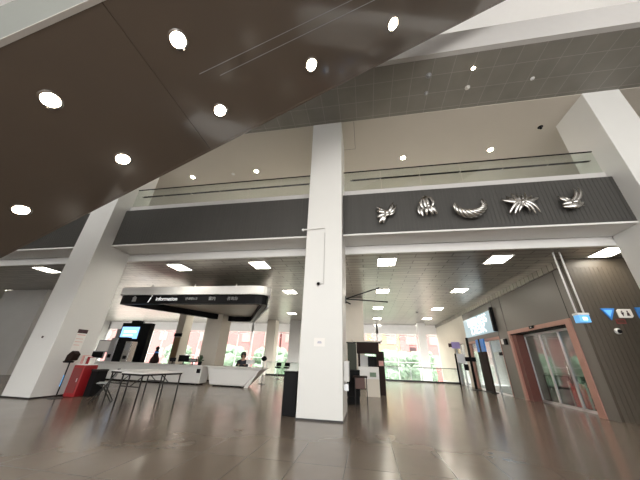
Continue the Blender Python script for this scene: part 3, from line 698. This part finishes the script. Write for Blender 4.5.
ch = thing('folding_chair', 'dark folding chair at the left end of the folding tables', 'chair', (-7.42, 7.2, 0), -.9)
for s in (-1, 1):
    MB().tube([(s * .21, -.22, 0), (s * .21, .05, .45), (s * .2, .2, .82)], .014, 8).build('leg', 'blackmetal', ch, smooth=True)
    MB().tube([(s * .18, .26, 0), (s * .18, .0, .36), (s * .18, -.15, .45)], .014, 8).build('leg', 'blackmetal', ch, smooth=True)
box(-.2, .2, -.2, .18, .45, .475).build('seat', 'greyplastic', ch, bevel=.008); MB().prism([(.13, .60), (.16, .60), (.215, .84), (.185, .84)], 'x', -.2, .2).build('backrest', 'greyplastic', ch, bevel=.008)
MB().tube([(-.21, -.15, .12), (.21, -.15, .12)], .01, 8).build('stretcher', 'blackmetal', ch)

# red cabinet with leaflets and the black stand by the left column
rc = thing('fire_cabinet', 'red enamel cabinet standing beside the left column', 'cabinet', (-8.97, 7.75, 0))
box(-.2, .2, -.2, .25, 0, .86).build('body', 'red', rc, bevel=.015); box(-.15, .15, -.212, -.2, .1, .78).build('door', 'darkred', rc, bevel=.004); MB().tube([(.12, -.23, .4), (.12, -.23, .5)], .01).build('handle', 'steel', rc)
lf = thing('leaflet_tray', 'tray of white and pink leaflets on the red cabinet', 'tray', (-8.97, 7.75, .862))
box(-.18, .2, -.2, .2, 0, .03).build('tray', 'paper', lf)
for i in range(4): box(-.16 + i * .085, -.09 + i * .085, -.1 + .02 * i, .1, .03, .28 - .02 * i).build('leaflet', ('pinkpaper', 'paper', 'red', 'paper')[i], lf)
bx = thing('crate', 'black crate between the red cabinet and the counter', 'crate', (-8.60, 7.95, 0)); 
box(-.1, .12, -.18, .2, 0, .7).build('body', 'black', bx, bevel=.01); box(-.11, .13, -.19, .21, .7, .75).build('lid', 'blackmetal', bx)
sd = thing('sanitiser_stand', 'black pole stand with a dark dispenser head in front of the red cabinet', 'stand', (-8.96, 7.2, 0))
MB().lathe([(.17, 0), (.17, .015), (.03, .03)], seg=24).build('base', 'blackmetal', sd); MB().tube([(0, 0, .02), (0, 0, .98)], .018).build('pole', 'blackmetal', sd, smooth=True)
MB().prism([(-.12, .97), (.13, 1.0), (.17, 1.18), (.04, 1.27), (-.1, 1.14)], 'y', -.1, .1).build('dispenser', 'darkbrown', sd, bevel=.02); MB().lathe([(.12, 0), (.14, .04), (.05, .06)], (-.06, 0, .93), 16).build('tray', 'black', sd, smooth=True); box(-.012, .012, -.021, -.016, .3, .6).build('sticker', 'skyblue', sd)

# ------------------------------------------------------------------ centre right: kiosk, board, desk
kb = thing('photo_kiosk', 'dark brown hooded kiosk with a pale base in the middle of the hall', 'kiosk', (.03, 11.9, 0))
box(-.12, .42, -.1, .6, 0, .62).build('base', 'beige', kb, bevel=.01); box(-.40, .42, -.13, .62, .62, 1.06).build('counter', 'white', kb, bevel=.01)
for s in (-.40, .36): box(s, s + .07, -.1, .6, .98, 1.58).build('side_post', 'darkbrown', kb)
box(-.45, .47, -.16, .64, 1.56, 2.0).build('hood', 'darkbrown', kb, bevel=.01); MB().prism([(-.55, 2.0), (.58, 2.0), (.68, 2.1), (.5, 2.06), (-.5, 2.06), (-.68, 2.1)], 'y', -.2, .68).build('cornice', 'beige', kb)
box(.0, .36, .1, .14, .98, 1.46).build('screen', 'black', kb); box(-.33, 0, .3, .32, .98, 1.5).build('back_panel', 'white', kb); box(.05, .3, -.145, -.13, .70, .86).build('sticker', 'leaf', kb)
kd = thing('cabinet', 'tall dark narrow cabinet at the right side of the hooded kiosk', 'cabinet', (.60, 12.85, 0)); box(-.14, .14, -.2, .25, 0, 1.68).build('body', 'darkbrown', kd, bevel=.01); box(-.1, .1, -.21, -.2, 1.1, 1.3).build('notice', 'pinkpaper', kd)
ob = thing('banner_stand', 'dark olive banner board left of the hooded kiosk', 'banner', (-.60, 10.2, 0)); box(-.10, .22, 0, .03, .08, 1.85).build('banner', 'olive', ob); box(-.2, .24, -.12, .14, 0, .08).build('base', 'black', ob, bevel=.01); box(-.17, .21, -.01, .04, 1.85, 1.89).build('top_bar', 'black', ob)
bb = thing('equipment_box', 'black box on the floor below the olive banner', 'box', (-.52, 9.75, 0)); box(-.17, .25, -.2, .2, .22, .95).build('body', 'black', bb, bevel=.01); box(-.15, .23, -.18, .18, 0, .22).build('foot', 'black', bb); box(-.17, .25, -.21, .21, .95, .98).build('lid', 'black', bb)
dk = thing('side_table', 'small dark side table on thin legs in front of the kiosk', 'table', (-.22, 9.05, 0))
box(-.24, .2, -.2, .2, .80, .84).build('tabletop', 'darkbrown', dk, bevel=.006)
for sx in (-1, 1):
    for sy in (-1, 1): MB().tube([(sx * .17, sy * .17, .80), (sx * .18, sy * .18, 0)], .012, 8).build('leg', 'blackmetal', dk)
box(-.18, .12, -.18, .18, .5, .80).build('drawer', 'brownleather', dk, bevel=.006)

# ------------------------------------------------------------------ right wall: door, shop, signs
fr = thing('door_frame', 'wide salmon copper portal frame around the glass doors in the right wall', 'door frame', (6.6, 11.86, 0))
mb = MB().box(-.04, .33, -2.06, -1.80, 0, 2.75).box(-.04, .33, 1.90, 2.06, 0, 2.75).box(-.04, .33, -1.80, 1.90, 2.60, 2.75)
mb.build('casing', 'copper', fr, bevel=.006)
box(.05, .46, 1.60, 1.90, 0, 2.6).build('jamb_lining', 'jamb', fr); box(.0, .46, -1.80, 1.9, 2.56, 2.6).build('head_lining', 'black', fr)
gd = thing('glass_door', 'sliding glass doors set inside the salmon copper portal', 'door', (7.0, 11.86, 0))
for y0, y1 in ((-1.8, -.62), (-.62, .5), (.5, 1.6)):
    box(-.006, .006, y0 + .04, y1 - .04, .08, 2.5).build('pane', 'shopglass', gd)
    MB().box(-.025, .025, y0, y0 + .045, 0, 2.56).box(-.025, .025, y1 - .045, y1, 0, 2.56).box(-.025, .025, y0, y1, 2.48, 2.56).box(-.025, .025, y0, y1, 0, .08).build('sash', 'steel', gd)
MB().tube([(-.06, -.55, .7), (-.06, -.55, 1.5)], .016).build('handle', 'chrome', gd, smooth=True)
sn = thing('door_sensor', 'small dark sensor on top of the salmon portal frame', 'sensor', (6.56, 11.9, 2.72)); box(-.05, .0, -.14, .14, -.06, .04).build('body', 'black', sn, bevel=.01); box(-.055, -.05, -.05, .05, -.04, .0).build('lens', 'greyplastic', sn)
# room behind the door
struct('wall_right', box(10.6, 10.8, 9.37, 14.8, 0, 3.3), 'roomwall', 'grey inner back wall of the room behind the glass doors', 'wall')
struct('wall_back', box(6.95, 10.6, 14.6, 14.8, 0, 3.3), 'roomwall', 'grey inner end wall of the room behind the glass doors', 'wall')
struct('ceiling', box(6.95, 10.8, 9.37, 14.8, 3.3, 3.4), 'white2', 'ceiling of the room behind the glass doors', 'ceiling')
rk = thing('rack', 'red slatted rack standing behind the right glass door', 'rack', (7.30, 11.45, 0))
for z in (.1, .4, .70): box(-.13, .15, -.38, .38, z, z + .03).build('shelf', 'redrack', rk)
for k in range(5): box(-.15, -.13, -.36 + k * .15, -.24 + k * .15, .08, .78).build('slat', 'redrack', rk)
for sx in (-1, 1):
    for sy in (-1, 1): box(sx * .15 - .02, sx * .15 + .02, sy * .4 - .02, sy * .4 + .02, 0, .84).build('post', 'trimlight', rk)
cb = thing('cabinet', 'low black cabinet inside the room behind the middle glass door', 'cabinet', (7.75, 13.0, 0)); box(-.3, .3, -.75, .75, 0, 1.0).build('body', 'black', cb, bevel=.01); box(-.31, -.3, -.7, -.02, .1, .95).build('door', 'blackmetal', cb); box(-.31, -.3, .02, .7, .1, .95).build('door', 'blackmetal', cb)
dp = thing('partition', 'dark green-grey partition inside behind the right glass door', 'partition', (9.4, 12.0, 0)); box(-.05, .05, -1.1, 1.0, .0, 2.1).build('panel', 'olive', dp); box(-.07, .07, -1.1, 1.0, 2.1, 2.16).build('rail', 'steel', dp)
bl = thing('blue_sign', 'blue panel hanging inside at the top right of the glass doors', 'sign', (7.35, 10.55, 2.45)); box(-.02, .02, -.25, .25, -.25, .18).build('panel', 'skyblue', bl); MB().tube([(0, 0, .18), (0, 0, .85)], .01).build('rod', 'steel', bl)

dup(c0, (8.3, 12.1, 3.3), 'square lamp added to brighten the room behind the glass doors')  # extra lamp added so the interior reads through the glass
dup(c0, (8.3, 17.0, 3.3), 'square ceiling lamp inside the shop behind the lit sign')
ap = thing('access_panel', 'flush access panel with a thin dark joint in the balcony ceiling beside the central column', 'panel', (-.4, 7.5, 9.5))
MB().box(.275, .29, -.65, .75, -.004, .0).box(-.2, .29, .735, .75, -.004, 0).build('joint', 'wallgrey', ap); box(-.2, .275, -.65, .735, -.002, 0).build('leaf', 'plaster', ap)
# shop next door
sg = thing('shop_sign', 'lit pale blue shop sign with white lettering above the second doorway', 'sign', (6.6, 17.1, 3.42))
box(-.05, .28, -2.1, 2.2, -.55, .54).build('panel', 'signface', sg, bevel=.01)
RW = (PI / 2, 0, -PI / 2)
text('lettering', 'BUSINESS', .62, 'signletter', sg, (-.056, 0.05, .22), RW, align='CENTER', xs=1.12)
text('lettering', 'DESK', .62, 'signletter', sg, (-.056, 0.0, -.26), RW, align='CENTER', xs=1.55)
bs = thing('sign_post', 'thick black upright at the right end of the lit shop sign', 'post', (6.5, 14.92, 2.86)); box(-.06, .1, -.09, .07, 0, 1.15).build('bar', 'black', bs, bevel=.008); box(-.05, .1, -.06, .04, 1.15, 1.2).build('cap', 'blackmetal', bs)
sf = thing('glazed_storefront', 'glazed shop front with salmon header under the lit sign', 'shop front', (6.72, 17.15, 0))
MB().box(-.12, .1, -2.25, 2.25, 2.5, 2.62).box(-.1, .1, -2.25, -2.13, 0, 2.5).box(-.1, .1, 2.13, 2.25, 0, 2.5).build('casing', 'copper', sf)
for y0, y1 in ((-2.1, -.75), (-.75, .6), (.6, 2.1)): box(-.006, .006, y0, y1, 0.05, 2.5).build('pane', 'shopglass', sf); 
for y in (-.75, .6): box(-.03, .03, y - .03, y + .03, 0, 2.5).build('mullion', 'steel', sf)
box(-.04, -.01, -2.05, -1.6, 1.75, 1.9).build('sticker', 'black', sf)
bn = thing('banner_stand', 'dark brown display board with a blue top in the shop doorway', 'banner', (6.35, 16.75, 0))
box(-.04, .04, -.55, .5, .04, 1.95).build('board', 'darkbrown', bn, bevel=.006); box(-.045, .035, -.55, .5, 1.95, 2.6).build('header', 'blue', bn); box(-.18, .18, -.5, .45, 0, .04).build('foot', 'blackmetal', bn); MB().box(-.05, -.04, -.1, .12, 1.7, 2.62).build('stripe', 'darkbrown', bn)
struct('wall_right', box(10.0, 10.2, 14.82, 26.9, 0, 3.3), 'white2', 'pale inner wall of the shop behind the lit sign', 'wall')
struct('ceiling', box(6.95, 10.2, 14.82, 26.9, 3.3, 3.4), 'white2', 'ceiling of the shop behind the lit sign', 'ceiling')
ps = thing('signage_stand', 'tall black signage pole with a small monitor bracket before the shop front', 'stand', (6.0, 17.7, 0))
MB().tube([(0, 0, .02), (0, 0, 2.75)], .07, 12).build('pole', 'black', ps, smooth=True); MB().lathe([(.28, 0), (.28, .03), (.06, .05)], seg=24).build('base', 'blackmetal', ps); box(-.42, .28, -.06, .06, 1.45, 1.68).build('bracket', 'black', ps, bevel=.01); box(-.75, -.33, -.1, -.04, 1.35, 1.85).build('monitor', 'steel', ps, bevel=.01); box(-.42, -.2, -.08, .04, .98, 1.3).build('box', 'black', ps, bevel=.01)
pg = thing('post', 'thin black post near the far end of the right wall', 'post', (6.05, 20.6, 0)); MB().tube([(0, 0, 0), (0, 0, 1.95)], .05, 10).build('pole', 'black', pg); MB().lathe([(.16, 0), (.16, .02), (.06, .03)], seg=20).build('base', 'blackmetal', pg)
pu = thing('flag_sign', 'small lilac projecting sign on the right wall before the far railing', 'sign', (6.6, 20.9, 2.5)); box(-.60, -.05, -.03, .03, -.2, .22).build('panel', 'purple', pu); box(-.80, -.60, -.035, .035, -.12, .12).build('end_panel', 'ink', pu); box(-.08, 0, -.02, .02, -.03, .03).build('arm', 'steel', pu)
gp = thing('glass_partition', 'clear glass storefront panel at the far end of the right wall', 'partition', (6.72, 21.3, 0)); box(-.006, .006, -1.05, 1.05, .05, 2.6).build('pane', 'shopglass', gp); MB().box(-.04, .04, -1.1, -1.05, 0, 2.6).box(-.04, .04, 1.05, 1.1, 0, 2.6).box(-.04, .04, -.03, .03, 0, 2.6).build('frame', 'steel', gp)
cr_ = thing('card_reader', 'small white and black reader on the wall between the portal and the shop', 'card reader', (6.6, 14.35, 2.35)); box(-.06, 0, .05, .35, -.12, .12).build('housing', 'white', cr_, bevel=.01); box(-.09, 0, -.18, .05, -.16, .1).build('lens', 'black', cr_, bevel=.01)

# hanging sign on two rods
hs = thing('hanging_sign', 'small blue box sign hanging on two pale rods before the wood wall', 'sign', (6.08, 8.6, 2.44))
for x in (-.09, .10): MB().tube([(x, 0, .28), (x, 0, 2.15)], .022, 8).build('rod', 'white', hs, smooth=True)
box(-.13, .14, -.1, .1, 0, .2).build('box', 'skyblue', hs, bevel=.01); box(-.14, .15, -.11, .11, .2, .26).build('cap', 'white', hs, bevel=.01); MB().box(-.04, .06, -.106, -.099, .06, .14).build('mark', 'screentext', hs)
# signs on the wood wall
yw = 9.26
ts = thing('wall_sign', 'blue downward triangle sign on the dark wood wall', 'sign', (7.32, yw, 2.81)); MB().prism([(-.19, .15), (.17, .15), (-.02, -.20)], 'y', -.03, 0).build('panel', 'blue', ts); MB().prism([(-.13, .10), (.09, .10), (-.03, -.10)], 'y', -.036, -.03).build('face', 'skyblue', ts)
t2 = thing('wall_sign', 'small maroon plate below right of the blue triangle on the wood wall', 'sign', (7.52, yw, 2.58)); box(-.12, .12, -.02, 0, -.07, .07).build('panel', 'darkred', t2); box(-.09, .09, -.024, -.02, -.04, .04).build('face', 'brownleather', t2)
ws = thing('wall_sign', 'white toilet pictogram sign on the dark wood wall', 'sign', (7.71, yw, 2.81))
MB().prism([(-.19, -.13), (.14, -.13), (.19, -.08), (.19, .13), (-.14, .13), (-.19, .08)], 'y', -.03, 0).build('panel', 'paper', ws, bevel=.01)
pm = MB()
for x in (-.07, .07): pm.ball((x, -.033, .06), .022, (1, .3, 1), 2)
pm.prism([(-.11, .03), (-.03, .03), (-.07, -.09)], 'y', -.036, -.03).prism([(.03, -.07), (.11, -.07), (.09, .03), (.05, .03)], 'y', -.036, -.03)
pm.build('pictogram', 'ink', ws)
w3 = thing('wall_sign', 'blue square sign at the right picture edge on the wood wall', 'sign', (8.23, yw, 2.83)); box(-.2, .2, -.03, 0, -.16, .16).build('panel', 'blue', w3); MB().box(-.03, .03, -.036, -.03, -.08, .1).prism([(-.12, .0), (.0, .1), (.0, -.08)], 'y', -.036, -.03).build('arrow', 'paper', w3)
dc = thing('dome_camera', 'small white dome camera on the dark wood wall below the signs', 'camera', (7.33, yw, 2.30)); MB().lathe([(.03, 0), (.085, 0), (.085, .04), (.05, .07)], seg=20, mtx=Matrix.Rotation(PI / 2, 4, 'X')).build('base', 'white', dc, smooth=True); MB().ball((0, -.08, -.01), .055, (1, 1, 1), 3).build('dome', 'black', dc, smooth=True)

for lx in (-7.5, -3.5, 1.5, 5.5):  # hidden lamps added to brighten the balcony ceiling and back wall
    t = thing('added_fill_light', 'long lamp added out of sight to brighten the balcony floor', 'lamp', (lx, 11.6, 9.475), group='added unseen lamps brightening the balcony floor')
    box(-1.5, 1.5, -.09, .09, -.06, .02).build('housing', 'white', t); box(-1.48, 1.48, -.07, .07, -.07, -.06).build('diffuser', 'lamp', t)
# ------------------------------------------------------------------ light, sky, camera
sl = bpy.data.lights.new('Sun', 'SUN'); sl.energy = 15; sl.angle = .01; sl.color = (1, .95, .87)
so = bpy.data.objects.new('Sun', sl); COL.objects.link(so)
so.rotation_euler = Vector((-.12, .50, -1)).to_track_quat('-Z', 'Y').to_euler()
w = bpy.data.worlds.new('World'); S.world = w; w.use_nodes = True
bg = w.node_tree.nodes['Background']; bg.inputs['Color'].default_value = (1.0, .985, .955, 1); bg.inputs['Strength'].default_value = 4.4

def rotm(a, b, c):
    cx, sx, cy, sy, cz, sz = math.cos(a), math.sin(a), math.cos(b), math.sin(b), math.cos(c), math.sin(c)
    yaw = Matrix(((cy, 0, sy), (0, 1, 0), (-sy, 0, cy))); pit = Matrix(((1, 0, 0), (0, cx, sx), (0, -sx, cx))); rol = Matrix(((cz, sz, 0), (-sz, cz, 0), (0, 0, 1)))
    return rol @ pit @ yaw
m = rotm(-.44279, .18211, .03547)       # columns: world x, world z, world y in (right, up, forward)
right = Vector((m[0][0], m[0][2], m[0][1])); up = Vector((m[1][0], m[1][2], m[1][1])); fwd = Vector((m[2][0], m[2][2], m[2][1]))
cd = bpy.data.cameras.new('Camera'); co = bpy.data.objects.new('Camera', cd); COL.objects.link(co)
cd.sensor_width = 36; cd.lens = 36 * 252.9 / 640; cd.clip_start = .05; cd.clip_end = 500
R3 = Matrix((right, up, -fwd)).transposed()
co.matrix_world = Matrix.Translation((0, 0, 1.25)) @ R3.to_4x4()
S.camera = co
S.view_settings.view_transform = 'Standard'; S.view_settings.look = 'None'; S.view_settings.exposure = 0.12; S.view_settings.gamma = 1.0
S.view_settings.use_curve_mapping = False
S.cycles.use_denoising = True
S.cycles.max_bounces = 10; S.cycles.diffuse_bounces = 5; S.cycles.transparent_max_bounces = 16
S.cycles.sample_clamp_indirect = 8
